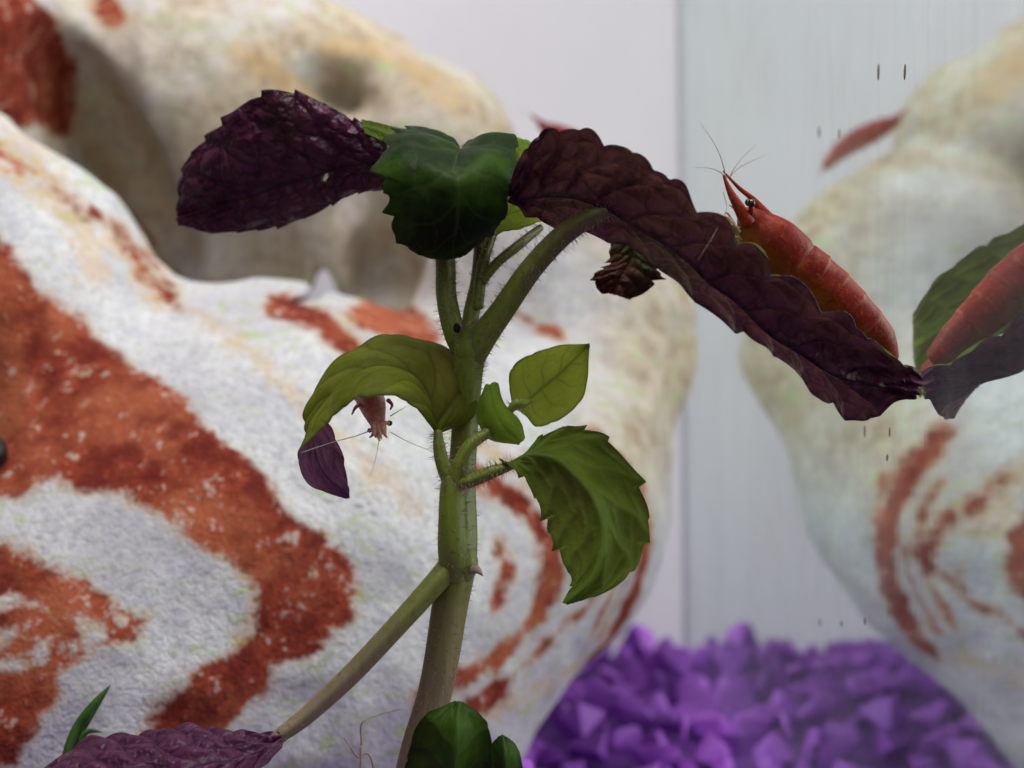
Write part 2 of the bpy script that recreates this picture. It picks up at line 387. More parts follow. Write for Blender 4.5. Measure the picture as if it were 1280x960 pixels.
def rock_sdf(P, noise=True):
    d = None
    for e, k in ADD:
        x = sd_ell(P, e); d = x if d is None else smin(d, x, k)
    for e, k in SUB: d = -smin(-d, sd_ell(P, e), k)
    d = np.maximum(d, P[:, 0] - (WX - 1.5)); d = np.maximum(d, P[:, 1] - (BACK_Y - 14))
    if noise: d = d + 1.7 * vnoise(P, 27, 2) + 1.1 * vnoise(P, 15, 3) - 2.2 * np.maximum(0, .45 - np.abs(vnoise(P * np.array([1, 1, .7]), 34, 6)) * 2.4) + .55 * vnoise(P, 6.5, 4) + .25 * vnoise(P, 3, 5)
    return d
def surface_nets(lo, hi, h, fn):
    ax = [np.arange(lo[i], hi[i] + h, h) for i in range(3)]; sh = tuple(len(a) for a in ax)
    F = np.empty(sh, np.float32)
    for i in range(sh[0]):
        Y, Z = np.meshgrid(ax[1], ax[2], indexing='ij')
        F[i] = fn(np.stack([np.full(Y.size, ax[0][i]), Y.ravel(), Z.ravel()], 1)).reshape(sh[1:])
    F[0] = F[-1] = 1; F[:, 0] = F[:, -1] = 1; F[:, :, 0] = F[:, :, -1] = 1
    ins = F < 0; cs = tuple(s - 1 for s in sh)
    cnt = np.zeros(cs, np.int8)
    offs = [(a, b, c) for a in (0, 1) for b in (0, 1) for c in (0, 1)]
    for a, b, c in offs: cnt += ins[a:a + cs[0], b:b + cs[1], c:c + cs[2]]
    act = (cnt > 0) & (cnt < 8); idx = np.full(cs, -1, np.int64); I = np.argwhere(act); idx[act] = np.arange(len(I))
    acc = np.zeros((len(I), 3)); num = np.zeros(len(I))
    for a in offs:
        for k in range(3):
            if a[k]: continue
            b = list(a); b[k] = 1
            A = I + a; B = I + b; fa = F[A[:, 0], A[:, 1], A[:, 2]]; fb = F[B[:, 0], B[:, 1], B[:, 2]]
            m = (fa < 0) != (fb < 0); t = fa[m] / (fa[m] - fb[m])
            acc[m] += A[m] + t[:, None] * (np.array(b) - a); num[m] += 1
    V = np.array(lo) + acc / num[:, None] * h
    quads = []
    for k in range(3):
        u, v = (k + 1) % 3, (k + 2) % 3
        s0 = [slice(None)] * 3; s1 = [slice(None)] * 3; s0[k] = slice(0, -1); s1[k] = slice(1, None)
        for w in (u, v): s0[w] = slice(1, -1); s1[w] = slice(1, -1)
        a = ins[tuple(s0)]; b = ins[tuple(s1)]
        for flip, mask in ((False, a & ~b), (True, b & ~a)):
            E = np.argwhere(mask); E[:, u] += 1; E[:, v] += 1
            def cell(du, dv):
                c = E.copy(); c[:, u] += du; c[:, v] += dv; return idx[c[:, 0], c[:, 1], c[:, 2]]
            q = [cell(-1, -1), cell(0, -1), cell(0, 0), cell(-1, 0)]
            quads.append(np.stack(q[::-1] if flip else q, 1))
    return V, np.vstack(quads)
RV, RF = surface_nets((-112, 150, -8), (WX - .6, BACK_Y - 1, 165), 1.1, rock_sdf)

def hit_rock(px, py, nominal=205):
    o = at(px, py, 150); dr = nrm(at(px, py, 300) - o); t = 0.0
    for _ in range(60):
        d = rock_sdf((o + dr * t)[None], False)[0]
        if d < .3: return o + dr * t
        t += max(d * .8, .3)
        if t > 190: break
    return at(px, py, nominal)
def to_rock(poly):
    P = np.array([hit_rock(*p) for p in poly]); return P[:, [0, 2]], P[:, 1].mean()
def seg_dist(Q, A, B):
    ab = B - A; t = np.clip(((Q - A) @ ab) / max(ab @ ab, 1e-9), 0, 1); return np.linalg.norm(Q - A - t[:, None] * ab, axis=1)
def poly_sd(Q, P):
    d = np.full(len(Q), 1e9); ins = np.zeros(len(Q), bool)
    for i in range(len(P)):
        A, B = P[i], P[(i + 1) % len(P)]; d = np.minimum(d, seg_dist(Q, A, B))
        c = (A[1] > Q[:, 1]) != (B[1] > Q[:, 1]); x = A[0] + (Q[:, 1] - A[1]) / (B[1] - A[1] + 1e-12) * (B[0] - A[0]); ins ^= c & (Q[:, 0] < x)
    return np.where(ins, -d, d)
def stroke_sd(Q, P, w):
    d = np.full(len(Q), 1e9)
    for i in range(len(P) - 1): d = np.minimum(d, seg_dist(Q, P[i], P[i + 1]))
    return d - w
WV = RV + np.stack([vnoise(RV, 9, 11), vnoise(RV, 9, 12), vnoise(RV, 9, 13)], 1) * .9   # bands wander a little
Q2 = WV[:, [0, 2]]
red = np.full(len(RV), 30.0); och = np.full(len(RV), 30.0)
def near(y0, rng=34): return np.maximum(0, np.abs(RV[:, 1] - y0) - rng) * .6    # a band peters out through the stone
for poly in [
    [(-60, 255), (0, 300), (40, 330), (100, 390), (150, 445), (200, 490), (250, 530), (300, 580), (345, 620), (390, 660), (425, 690), (443, 735), (430, 775), (400, 815), (375, 828), (335, 838), (330, 860), (290, 900), (270, 930), (180, 930), (205, 880), (235, 835), (265, 825), (300, 810), (322, 790), (325, 745), (310, 725), (280, 700), (230, 670), (180, 640), (120, 615), (60, 600), (0, 620), (-60, 620)],
    [(-60, 650), (0, 680), (40, 700), (90, 725), (140, 755), (178, 770), (165, 795), (130, 815), (90, 830), (70, 850), (70, 880), (45, 910), (20, 950), (-60, 990)] ]:
    P, y0 = to_rock(poly); red = np.minimum(red, poly_sd(Q2, P) + near(y0))
for pts, w in [([(-40, 768), (10, 752), (55, 765), (72, 790), (58, 815), (20, 832), (-40, 835)], .55), ([(95, 775), (120, 795), (90, 815)], .9), ([(-40, 800), (15, 800), (30, 790)], .3)]:
    P, y0 = to_rock(pts); red = np.maximum(red, -stroke_sd(Q2, P, w) )              # white loops inside the red
for pts, w in [([(590, 600), (650, 630), (685, 680), (690, 730), (668, 775), (630, 812), (585, 840), (530, 880)], 1.5),
               ([(540, 915), (600, 880), (645, 840), (695, 800), (740, 762), (768, 722), (778, 680), (770, 640)], .7),
               ([(590, 885), (620, 870)], 2.2), ([(345, 380), (400, 405), (440, 435)], 1.8), ([(462, 385), (500, 400), (530, 430)], 2.4),
               ([(90, 190), (150, 280), (190, 345), (222, 392)], .5), ([(112, 190), (165, 270), (205, 340), (238, 385)], .2), ([(-20, -20), (25, 20), (42, 70), (25, 130)], 4.0), ([(128, 12), (138, 25)], 2.2),
               ([(620, 690), (640, 720), (625, 760)], .8), ([(690, 600), (740, 650)], .8), ([(640, 390), (700, 420)], .5), ([(800, 610), (815, 660), (800, 720)], .5)]:
    P, y0 = to_rock(pts); red = np.minimum(red, stroke_sd(Q2, P, w) + near(y0))
C0 = at(640, 740, 216)
DR = np.linalg.norm((WV - C0) * np.array([1, 1, .95]), axis=1) + vnoise(RV, 14, 71) * 1.6
flank = np.maximum(0, at(748, 740, 225)[0] - RV[:, 0]) * .8
for rad, w in ((25.5, 2.6), (20.5, .4), (16.5, 1.3), (12.5, .4)):
    red = np.minimum(red, np.abs(DR - rad) - w + flank + np.maximum(0, vnoise(RV, 10, 72)) * 1.2)
for pts, w in [([(245, 395), (310, 440), (380, 500), (450, 570), (520, 650)], 1.2), ([(20, 165), (70, 230), (100, 290), (130, 350)], 1.6), ([(130, 220), (185, 330), (205, 380)], 1.2),
               ([(600, 560), (680, 610), (730, 670)], 2.2), ([(560, 910), (640, 880), (720, 840)], 2.0), ([(150, 120), (190, 200), (230, 300)], 1.2), ([(420, 60), (500, 70), (570, 130)], 3.0), ([(120, 600), (240, 660), (325, 735), (300, 830), (220, 850)], 1.0), ([(300, 60), (380, 120)], 3), ([(60, 100), (110, 180), (130, 300)], 1.5)]:
    P, y0 = to_rock(pts); och = np.minimum(och, stroke_sd(Q2, P, w) + near(y0))
beige = np.clip((RV[:, 1] - 246) / 22, 0, 1) * np.clip((RV[:, 2] - 59) / 25, 0, 1)
beige = np.maximum(beige, np.clip((RV[:, 0] - 6) / 14, 0, 1) * np.clip((RV[:, 2] - 44) / 16, 0, 1))
beige = np.clip(beige * .8 + .25 * vnoise(RV, 22, 21) * (beige > .1), 0, 1)
rock = mesh_obj('banded_sandstone_rock', RV, RF, MAT['rock'], origin=(-35, 240, 0), attrs=dict(red=red, ochre=och, beige=beige))
tag(rock, 'large white sandstone rock with swirling red bands and a hole, behind the plant', 'rock')

# ------------------------------------------------------------------ purple gravel
def ground_z(x, y): return 25 * math.exp(-((y - 172) / 24) ** 2) / (1 + math.exp((x - 8) / 3)) / (1 + math.exp(-(x + 19) / 2.5)) + 2.6 * math.exp(-((y - 300) / 45) ** 2) + 1.0 * math.sin(x * .11) * math.cos(y * .07)
GX, GY = np.meshgrid(np.linspace(-120, WX + 2, 30), np.linspace(60, BACK_Y + 1, 50), indexing='ij')
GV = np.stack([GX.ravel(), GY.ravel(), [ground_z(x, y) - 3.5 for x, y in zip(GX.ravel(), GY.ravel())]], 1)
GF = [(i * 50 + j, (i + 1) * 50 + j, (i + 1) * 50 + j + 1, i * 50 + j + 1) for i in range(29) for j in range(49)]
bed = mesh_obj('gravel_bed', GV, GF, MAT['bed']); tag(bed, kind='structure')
stones = []
for k in range(14):
    bm = bmesh.new(); ax = np.array([1, random.uniform(.7, .95), random.uniform(.65, 1.0)])
    for _ in range(8):
        p = nrm(RNG.normal(size=3)) * ax * random.uniform(.9, 1.15); bm.verts.new(p * S)
    r = bmesh.ops.convex_hull(bm, input=bm.verts[:]); bmesh.ops.delete(bm, geom=[g for g in r['geom_interior'] if isinstance(g, bmesh.types.BMVert)], context='VERTS')
    bmesh.ops.dissolve_limit(bm, angle_limit=.25, verts=bm.verts[:], edges=bm.edges[:])
    bmesh.ops.bevel(bm, geom=bm.edges[:], offset=.05 * S, segments=1, affect='EDGES', clamp_overlap=True)
    bmesh.ops.recalc_face_normals(bm, faces=bm.faces[:])
    for f_ in bm.faces: f_.smooth = False
    me = bpy.data.meshes.new('pebble'); bm.to_mesh(me); bm.free(); me.materials.append(MAT['gravel']); stones.append(me)
Rinv = R3.T
def project(p):
    c = Rinv @ (np.asarray(p) - CAMP); return 640 + c[0] / -c[2] * FPX, 480 - c[1] / -c[2] * FPX, -c[2]
spots = []; cellmap = {}
tries = 0
while tries < 24000:
    tries += 1
    x = random.uniform(-115, WX - 3.2); y = random.uniform(100, BACK_Y - 3.5); r = random.uniform(3.3, 6.4)
    key = (int(x // 11), int(y // 11)); ok = True
    for i in (-1, 0, 1):
        for j in (-1, 0, 1):
            for (a, b, c) in cellmap.get((key[0] + i, key[1] + j), ()):
                if (a - x) ** 2 + (b - y) ** 2 < ((c + r) * .70) ** 2: ok = False
    if ok: cellmap.setdefault(key, []).append((x, y, r)); spots.append((x, y, r))
pts3 = np.array([(x, y, ground_z(x, y) - 1.5) for x, y, r in spots]); sdv = rock_sdf(pts3, False)
seen = []; rest = []
for (x, y, r), p, d in zip(spots, pts3, sdv):
    if d < -r * .8: continue                                   # wholly inside the rock
    p = p + np.array([0, 0, random.uniform(-1.6, 1.5) + (1.6 if random.random() < .18 else 0)])
    px, py, dd = project(p)
    mx = project((2 * WX - p[0], p[1], p[2]))
    vis = (py < 985 and (400 < px < 900 or mx[0] < 1300) and d > -1) and (px > 600 or d > 0)
    (seen if vis else rest).append((p, r, -dd))
seen.sort(key=lambda s: -s[2])
M0 = lambda p, r: Matrix.Translation(Vector(p) * S) @ Matrix.Rotation(random.uniform(0, 6.28), 4, 'Z') @ Matrix.Rotation(random.uniform(-.7, .7), 4, 'X') @ Matrix.Rotation(random.uniform(-.7, .7), 4, 'Y') @ Matrix.Diagonal((r, r * random.uniform(.85, 1.1), r * random.uniform(.9, 1.25), 1))
for p, r, _ in seen[:300]:
    o = bpy.data.objects.new('pebble', random.choice(stones)); COL.objects.link(o); o.parent = bed; o.matrix_local = M0(p, r)
mb = MB()
for p, r, _ in seen[300:] + rest:
    me = random.choice(stones); T = np.array(M0(p, r)); V = np.array([v.co for v in me.vertices])
    mb.add((V @ T[:3, :3].T + T[:3, 3]) / S, [tuple(q.vertices) for q in me.polygons])
g = mb.build('loose_pebbles', MAT['gravel'], bed, smooth=False); tag(g, kind='stuff')

# ------------------------------------------------------------------ the plant
base = at(512, 985, 141); base[2] = -3
plant = thing('coleus_plant', 'leafy plant with green and purple toothed leaves on one hairy stem', 'plant', base)
HAIR = MB()
def hairs(c, r, a, b, dens=9.0, ln=(.35, .85), lo=0.0, hi=1.0):
    n = len(c); L = np.linalg.norm(np.diff(c, axis=0), axis=1).sum()
    for _ in range(int(dens * 1.9 * L)):
        t = random.uniform(lo, hi) * (n - 1.001); i = int(t); f = t - i
        th = random.uniform(0, 2 * math.pi); p = c[i] * (1 - f) + c[i + 1] * f; rr = r[i] * (1 - f) + r[i + 1] * f
        dr = math.cos(th) * a[i] + math.sin(th) * b[i]; tip = nrm(dr + .35 * RNG.normal(size=3)) * random.uniform(*ln) * 1.3
        q = p + dr * rr * .93; s = nrm(np.cross(tip, [.3, .2, .9])) * .034; s2 = nrm(np.cross(tip, s)) * .034
        HAIR.add([q + s, q - .5 * s + .87 * s2, q - .5 * s - .87 * s2, q + tip], [(0, 1, 3), (1, 2, 3), (2, 0, 3)])
def stalk(name, pts, widths, parent, mat='stem', sides=18, sq=.05, dens=9.0, hl=(.35, .85)):
    P = [at(*p) for p in pts]; R = [w * .5 * p[2] / FPX for w, p in zip(widths, pts)]
    mb = MB(); c, r, a, b = mb.tube(P, R, sides, n=max(24, 8 * len(P)), square=sq)
    if dens: hairs(c, r, a, b, dens, hl)
    o = mesh_obj(name, np.vstack(mb.v), mb.f, MAT[mat], parent, origin=None); return o

def leaf(name, Mp, Lp, Rp, face, back, label=None, teeth=9, ta=.10, camb=.12, pucker=.35, nvein=6, nu=150, nv=36, thick=.22, seed=0, toothshape='round', hole=None, veinsharp=.14, flipref=.4, warp=.25, slant=.34):
    """blade from midrib and two edges (photo pixel, depth); face = material turned to the viewer, back = the other"""
    rg = np.random.default_rng(seed + 50)
    M = spline([at(*p) for p in Mp], nu); L = spline([at(*p) for p in Lp], nu); R = spline([at(*p) for p in Rp], nu)
    u = np.linspace(0, 1, nu); vs = np.linspace(-1, 1, 2 * nv + 1)
    T = nrm(np.gradient(M, axis=0)); P = np.zeros((nu, 2 * nv + 1, 3)); vein = np.zeros((nu, 2 * nv + 1)); edge = np.zeros_like(vein)
    Nm = nrm(np.cross(T, nrm(R - M) - nrm(L - M)))
    for j, v in enumerate(vs):
        E = R if v > 0 else L; w = abs(v); sgn = 1 if v > 0 else -1
        ph = u * teeth + (.37 if v > 0 else 0) + .22 * np.sin(u * 17 + seed + (2 if v > 0 else 0))
        fr = ph % 1.0
        tooth = (np.abs(np.sin(math.pi * fr)) ** .6 - .62) if toothshape == 'round' else (fr ** 1.4 - .45)
        tooth = tooth * np.clip(u * 8, 0, 1) * np.clip((1 - u) * 9, 0, 1) * (.75 + .5 * np.sin(u * 31 + seed * 3 + v))
        wl = w * (1 + ta * tooth * w ** 5)
        hw = np.linalg.norm(E - M, axis=1)
        P[:, j] = M + wl[:, None] * (E - M) + (camb * 4 * w * (1 - w) * hw)[:, None] * Nm
        lat = (u - slant * w * (1 - .35 * w)) * nvein + .3 * (v > 0) + .08 * np.sin(9 * w + seed)
        fl = np.abs((lat % 1.0) - .5) * 2            # 1 on a side vein, 0 midway
        sub = np.abs(((w * 3.1 + .35 * np.floor(lat) + .1 * np.sin(lat * 6)) % 1.0) - .5) * 2
        vl = np.clip((fl - (1 - veinsharp)) / veinsharp, 0, 1) * np.clip(1.15 - w, 0, 1)
        vm = np.clip(1 - w / .045, 0, 1); vsb = np.clip((sub - (1 - .6 * veinsharp)) / (.6 * veinsharp), 0, 1) * .55
        vein[:, j] = np.maximum(np.maximum(vl, vm), vsb * np.clip((w - .1) * 6, 0, 1)); edge[:, j] = w
        bul = (1 - fl ** 2) * (1 - .55 * sub ** 3) * np.clip(w * 5, 0, 1)
        P[:, j] += (pucker * (1 - (.55 * w if v > 0 else 0)) * (bul - .5))[:, None] * Nm
    flat = P.reshape(-1, 3); off = np.stack([vnoise(flat, 4, 31 + seed), vnoise(flat, 4, 32 + seed), vnoise(flat, 4, 33 + seed)], 1) * warp
    P = (flat + off).reshape(P.shape)
    N = nrm(np.cross(np.gradient(P, axis=0), np.gradient(P, axis=1)))
    N[0] = N[1]; N[-1] = N[-2]
    i = int(flipref * nu); s = -1 if np.mean(np.sum(N[i] * (P[i] - CAMP), axis=1)) > 0 else 1     # N*s looks at the viewer
    th = thick * np.clip(1 - edge ** 8 * .6, .3, 1)[..., None]
    A = P + N * s * th / 2; B = P - N * s * th / 2; W = 2 * nv + 1
    keep = np.ones((nu - 1, W - 1), bool)
    if hole is not None:
        for (hu, hv, ru, rv) in hole:
            uu = u[:-1, None]; vv = vs[None, :-1]; keep &= (((uu - hu) / ru) ** 2 + ((vv - hv) / rv) ** 2) > 1 + .5 * np.sin(9 * np.arctan2(vv - hv, (uu - hu) * 3))
    n0 = nu * W; F = []; mi = []
    for a in range(nu - 1):
        for b in range(W - 1):
            if not keep[a, b]: continue
            q = (a * W + b, a * W + b + 1, (a + 1) * W + b + 1, (a + 1) * W + b)
            if s < 0: F.append(q[::-1]); F.append(tuple(n0 + k for k in q))
            else: F.append(q); F.append(tuple(n0 + k for k in q[::-1]))
            mi += [0, 1]
    rim = [(a * W, (a + 1) * W) for a in range(nu - 1)] + [((a + 1) * W + W - 1, a * W + W - 1) for a in range(nu - 1)]
    for a, b in rim: F.append((a, b, n0 + b, n0 + a)); mi.append(0)
    o = mesh_obj(name, np.vstack([A.reshape(-1, 3), B.reshape(-1, 3)]), F, [MAT[face], MAT[back]], plant, attrs=dict(vein=np.tile(vein.ravel(), 2), edge=np.tile(edge.ravel(), 2)), midx=mi)
    o['_o'] = list(plant['_o'])
    if label: o['label'] = label
    return o

# main stem and side shoot
stalk('stem', [(506, 1240, 146), (508, 1080, 144), (516, 965, 143), (545, 860, 143), (562, 760, 143), (573, 690, 143), (577, 600, 144), (582, 520, 144), (586, 450, 143), (589, 422, 143), (590, 402, 143.4)], [40, 40, 40, 40, 42, 44, 33, 31, 36, 34, 8], plant, sides=28, sq=.08)
stalk('side_shoot', [(569, 722, 142), (566, 690, 141), (565, 650, 140.5), (566, 612, 140.5), (568, 596, 140.5)], [30, 36, 33, 31, 26], plant)
mbk = MB()
for px, py, d, r in ((588, 438, 142.8, 19), (575, 704, 142.6, 23), (567, 605, 140.7, 15)):
    mbk.ball(at(px, py, d), r * d / FPX, r * d / FPX, r * 1.15 * d / FPX, seg=24, rings=16)
    o = mesh_obj('stem_node', np.vstack(mbk.v), mbk.f, MAT['stem'], plant); mbk = MB()
mb = MB(); mb.tube([at(586, 712, 142), at(596, 712, 141), at(604, 720, 140.5)], [.5, .42, .05], 10); mb.build('bud_spike', MAT['root'], plant)
mb = MB(); mb.ball(at(571, 410, 141.6), .38, .3, .5, seg=10, rings=8); mb.build('dark_bud_scar', MAT['brown'], plant)

# left purple leaf
L = leaf('leaf', [(486, 205, 150), (440, 208, 152), (390, 222, 154), (330, 240, 156), (270, 256, 159), (221, 272, 162)],
     [(486, 170, 151), (440, 146, 151), (345, 112, 152), (268, 160, 156), (226, 216, 160), (220, 264, 162)],
     [(486, 236, 151), (440, 246, 154), (390, 268, 157), (320, 288, 159), (262, 290, 161), (222, 284, 162)],
     'under', 'topdark', 'purple underside of leaf with small torn holes, leaning left', teeth=11, ta=.08, pucker=.4, nvein=7, seed=1, hole=[(.33, .10, .014, .10)], toothshape='saw')
mb = MB()
leaf('leaf', [(452, 158, 150), (470, 163, 149), (487, 170, 148), (502, 170, 149)], [(450, 150, 151), (468, 152, 150), (488, 158, 149), (503, 163, 149)], [(454, 166, 149), (470, 174, 148.5), (488, 180, 147.5), (502, 177, 148)], 'top', 'under', 'green upturned flap at the base of the purple leaf', teeth=3, ta=.1, nu=50, nv=14, pucker=.1, seed=9)
stalk('petiole', [(582, 440, 144), (568, 415, 144), (558, 370, 144.5), (556, 320, 146), (545, 262, 149), (505, 215, 151), (478, 205, 152)], [30, 27, 25, 24, 22, 20, 14], L, dens=14)

# dark green leaf facing the viewer
L = leaf('leaf', [(575, 187, 152), (574, 193, 143), (573, 218, 136), (572, 255, 135), (571, 292, 137), (572, 325, 140)],
     [(538, 170, 157), (500, 160, 148), (473, 190, 141), (482, 240, 138), (490, 290, 139), (524, 320, 140)],
     [(604, 176, 157), (632, 168, 148), (646, 196, 141), (632, 244, 138), (616, 288, 139), (590, 314, 140)],
     'topdark', 'under', 'dark green heart-shaped leaf drooping towards the viewer', teeth=8, ta=.19, camb=.08, pucker=.2, nvein=5, seed=2, warp=.6, toothshape='saw')
stalk('petiole', [(590, 440, 144), (588, 400, 145), (598, 350, 146), (601, 300, 147.5), (596, 250, 149.5), (585, 205, 150.5), (576, 186, 150)], [18, 20, 19, 17, 16, 15, 10], L, dens=12)

# small crumpled young leaf beside it
leaf('leaf', [(640, 178, 150), (650, 184, 147), (656, 200, 145), (652, 218, 144), (640, 235, 144)],
     [(630, 182, 150), (634, 190, 146), (636, 204, 144), (636, 220, 143), (638, 236, 144)],
     [(650, 174, 151), (664, 178, 148), (668, 198, 147), (664, 222, 146), (645, 238, 145)], 'top', 'young', 'small crumpled green leaf at the growing tip', teeth=5, ta=.22, pucker=.5, nvein=4, nu=80, nv=22, seed=3)
# pale young leaf under the tip
L = leaf('leaf', [(600, 305, 146), (622, 280, 147), (648, 266, 148), (690, 262, 149)], [(596, 292, 146), (614, 258, 148), (650, 240, 150), (690, 256, 150)], [(604, 308, 145.5), (628, 290, 145.5), (655, 286, 146), (688, 274, 148)],
     'young', 'top', 'pale yellow-green young leaf seen from below', teeth=4, ta=.08, nu=80, nv=20, pucker=.15, seed=4)
stalk('petiole', [(597, 385, 144.5), (601, 345, 145), (607, 318, 145), (618, 290, 146)], [14, 15, 13, 9], L, dens=10)
stalk('petiole', [(602, 352, 144.6), (622, 328, 145), (650, 305, 146), (676, 284, 148)], [12, 12, 12, 9], L, dens=10)

# big purple leaf arching right to the glass
BIG = leaf('leaf', [(640, 247, 139), (700, 240, 137), (770, 262, 136), (860, 320, 137), (950, 395, 138), (1050, 462, 138.5), (1149, 487, 139.4)],
     [(631, 243, 139), (676, 170, 134), (775, 186, 131), (885, 264, 130.5), (968, 338, 132), (1078, 415, 135), (1152, 472, 139.2)],
     [(634, 251, 139), (688, 282, 142), (800, 318, 147), (893, 398, 152), (985, 452, 151), (1062, 528, 147), (1146, 496, 140)],
     'under', 'top', 'long puckered dark purple leaf arching down to the right', teeth=12, ta=.13, camb=.10, pucker=1.3, nvein=11, nu=260, nv=54, thick=.3, seed=5, warp=.45, slant=.2)
stalk('petiole', [(586, 462, 143.6), (602, 425, 142.2), (630, 385, 141), (665, 335, 139.5), (705, 293, 138), (745, 268, 136.5), (775, 258, 136.4)], [26, 33, 30, 28, 26, 22, 10], BIG, dens=16, hl=(.4, 1.0))

leaf('leaf', [(850, 315, 150), (900, 338, 152), (950, 375, 155), (1000, 410, 157), (1040, 440, 158)], [(852, 290, 148), (895, 280, 151), (945, 302, 155), (1005, 345, 157), (1040, 395, 158)], [(850, 345, 150), (900, 393, 152), (940, 416, 155), (990, 455, 157), (1034, 500, 158)],
     'top', 'under', 'hidden green blade added behind the purple leaf for its mirror image', teeth=7, ta=.10, camb=.05, pucker=.3, nvein=6, seed=16, toothshape='round')  # stands for the purple leaf's back half, added for the reflection
# dead fragment hanging behind it
leaf('leaf', [(790, 300, 152), (785, 325, 152), (778, 348, 151), (770, 372, 151)], [(762, 300, 153), (758, 328, 152), (742, 348, 151), (757, 372, 151)], [(822, 305, 153), (824, 330, 152), (824, 352, 152), (792, 376, 151)],
     'brown', 'brown', 'ragged reddish brown rotting leaf scrap under the purple leaf', teeth=4, ta=.35, nu=90, nv=24, pucker=.3, seed=6, toothshape='saw', warp=.6)

# leaf curling over at left with a purple tip
L = leaf('leaf', [(547, 541, 141), (538, 500, 141), (510, 464, 141), (455, 462, 140.5), (413, 494, 140), (390, 534, 140), (392, 565, 140), (408, 598, 139.5), (434, 621, 139)],
     [(549, 542, 141), (594, 515, 143), (576, 448, 145), (500, 420, 146), (428, 445, 144), (382, 515, 142), (416, 536, 144), (432, 585, 142), (435, 622, 139)],
     [(545, 540, 141), (520, 512, 138), (490, 494, 136), (447, 498, 135.5), (421, 518, 136), (398, 540, 136.5), (374, 566, 137), (386, 604, 138), (432, 623, 139)],
     'mid', 'violet', 'green leaf arching over and curling under to a purple tip', teeth=15, ta=.07, camb=.10, pucker=.40, nvein=8, nu=200, nv=40, seed=7, flipref=.35, warp=.12)
stalk('petiole', [(566, 606, 140.6), (557, 590, 140.6), (550, 565, 140.8), (547, 538, 141)], [18, 18, 16, 10], L, dens=18, hl=(.4, .9))
# right green leaf
L = leaf('leaf', [(634, 582, 139), (665, 570, 138.5), (702, 580, 138), (742, 625, 137), (755, 675, 136.5), (740, 720, 136), (707, 754, 136)],
     [(655, 568, 140), (690, 538, 141), (745, 540, 141), (798, 598, 140), (810, 672, 139), (775, 730, 137), (710, 756, 136)],
     [(622, 572, 139), (640, 586, 138), (664, 612, 138), (682, 655, 138), (697, 692, 137.5), (714, 726, 137), (704, 754, 136)],
     'top', 'under', 'green toothed leaf hanging at lower right of the stem', teeth=10, ta=.15, camb=.14, pucker=.42, nvein=7, nu=180, nv=44, seed=8, toothshape='saw', warp=.15)
stalk('petiole', [(568, 606, 140.2), (590, 600, 139.8), (615, 590, 139.4), (645, 580, 139)], [16, 17, 16, 9], L, dens=18, hl=(.4, .9))
# yellow green small leaf, lit through
L = leaf('leaf', [(648, 512, 142), (672, 490, 143), (703, 463, 144), (736, 431, 144)], [(640, 506, 142), (640, 458, 144), (690, 434, 145), (737, 430, 144)], [(656, 518, 142), (676, 534, 143), (726, 500, 144), (737, 432, 144)],
     'young', 'young', 'small bright yellow-green leaf pointing up right', teeth=6, ta=.04, nu=100, nv=30, pucker=.10, nvein=5, seed=10, warp=.1)
stalk('petiole', [(636, 515, 141), (645, 505, 140.8), (654, 504, 141.2), (662, 501, 142.4)], [9, 11, 11, 6], L, dens=6)
# small folded leaf
L = leaf('leaf', [(612, 482, 141), (617, 505, 139.8), (628, 530, 139.6), (650, 552, 140.5)], [(606, 484, 142), (596, 518, 141.5), (612, 548, 141.5), (648, 555, 141)], [(622, 480, 142), (630, 504, 141), (650, 526, 141), (656, 546, 141)],
     'top', 'young', 'small dark green folded leaf on the side shoot', teeth=4, ta=.04, camb=.3, nu=80, nv=24, pucker=.06, seed=11, warp=.08)
stalk('petiole', [(568, 608, 140), (573, 582, 139.8), (588, 556, 139.8), (610, 540, 140.3), (618, 530, 140.6)], [15, 16, 15, 13, 8], L, dens=14, hl=(.3, .7))
# green leaves at the bottom edge
leaf('leaf', [(560, 1010, 134), (566, 960, 131), (572, 915, 131), (575, 880, 134)], [(510, 1000, 135), (508, 955, 134), (530, 900, 133), (570, 878, 134)], [(618, 1010, 136), (616, 960, 134), (610, 905, 133), (580, 879, 134)],
     'topdark', 'under', 'rounded green leaf at the bottom of the stem', teeth=6, ta=.05, camb=.2, nu=110, nv=34, pucker=.15, nvein=4, seed=12)
leaf('leaf', [(632, 1000, 137), (632, 965, 135), (632, 940, 135), (628, 922, 137)], [(612, 1000, 138), (610, 962, 137), (614, 935, 137), (624, 922, 137)], [(652, 1000, 138), (654, 962, 137), (646, 935, 137), (632, 922, 137)],
     'topdark', 'under', 'smaller green leaf beside the rounded bottom leaf', teeth=4, ta=.05, camb=.2, nu=70, nv=24, pucker=.1, nvein=4, seed=13)
# long petiole and purple leaf at lower left
L = leaf('leaf', [(352, 925, 136), (300, 945, 134), (240, 960, 132), (170, 975, 131), (100, 985, 131), (20, 1000, 132)], [(350, 918, 137), (300, 915, 139), (240, 908, 140), (175, 918, 140), (105, 928, 139), (22, 985, 134)], [(352, 936, 135), (300, 985, 130), (240, 1010, 127), (170, 1025, 125), (100, 1025, 126), (25, 1006, 131)],
     'magenta', 'under', 'veined magenta purple leaf at the lower left corner', teeth=8, ta=.07, camb=.08, pucker=.55, nvein=8, nu=170, nv=44, seed=14, warp=.3)
stalk('petiole', [(566, 704, 142), (545, 728, 141), (500, 778, 140), (440, 842, 139), (385, 893, 138), (350, 920, 137), (325, 945, 136)], [31, 28, 26, 25, 22, 18, 10], L, dens=1.5, hl=(.2, .4))
h = HAIR.build('fine_hairs', MAT['hair'], plant, smooth=False); tag(h, kind='stuff')

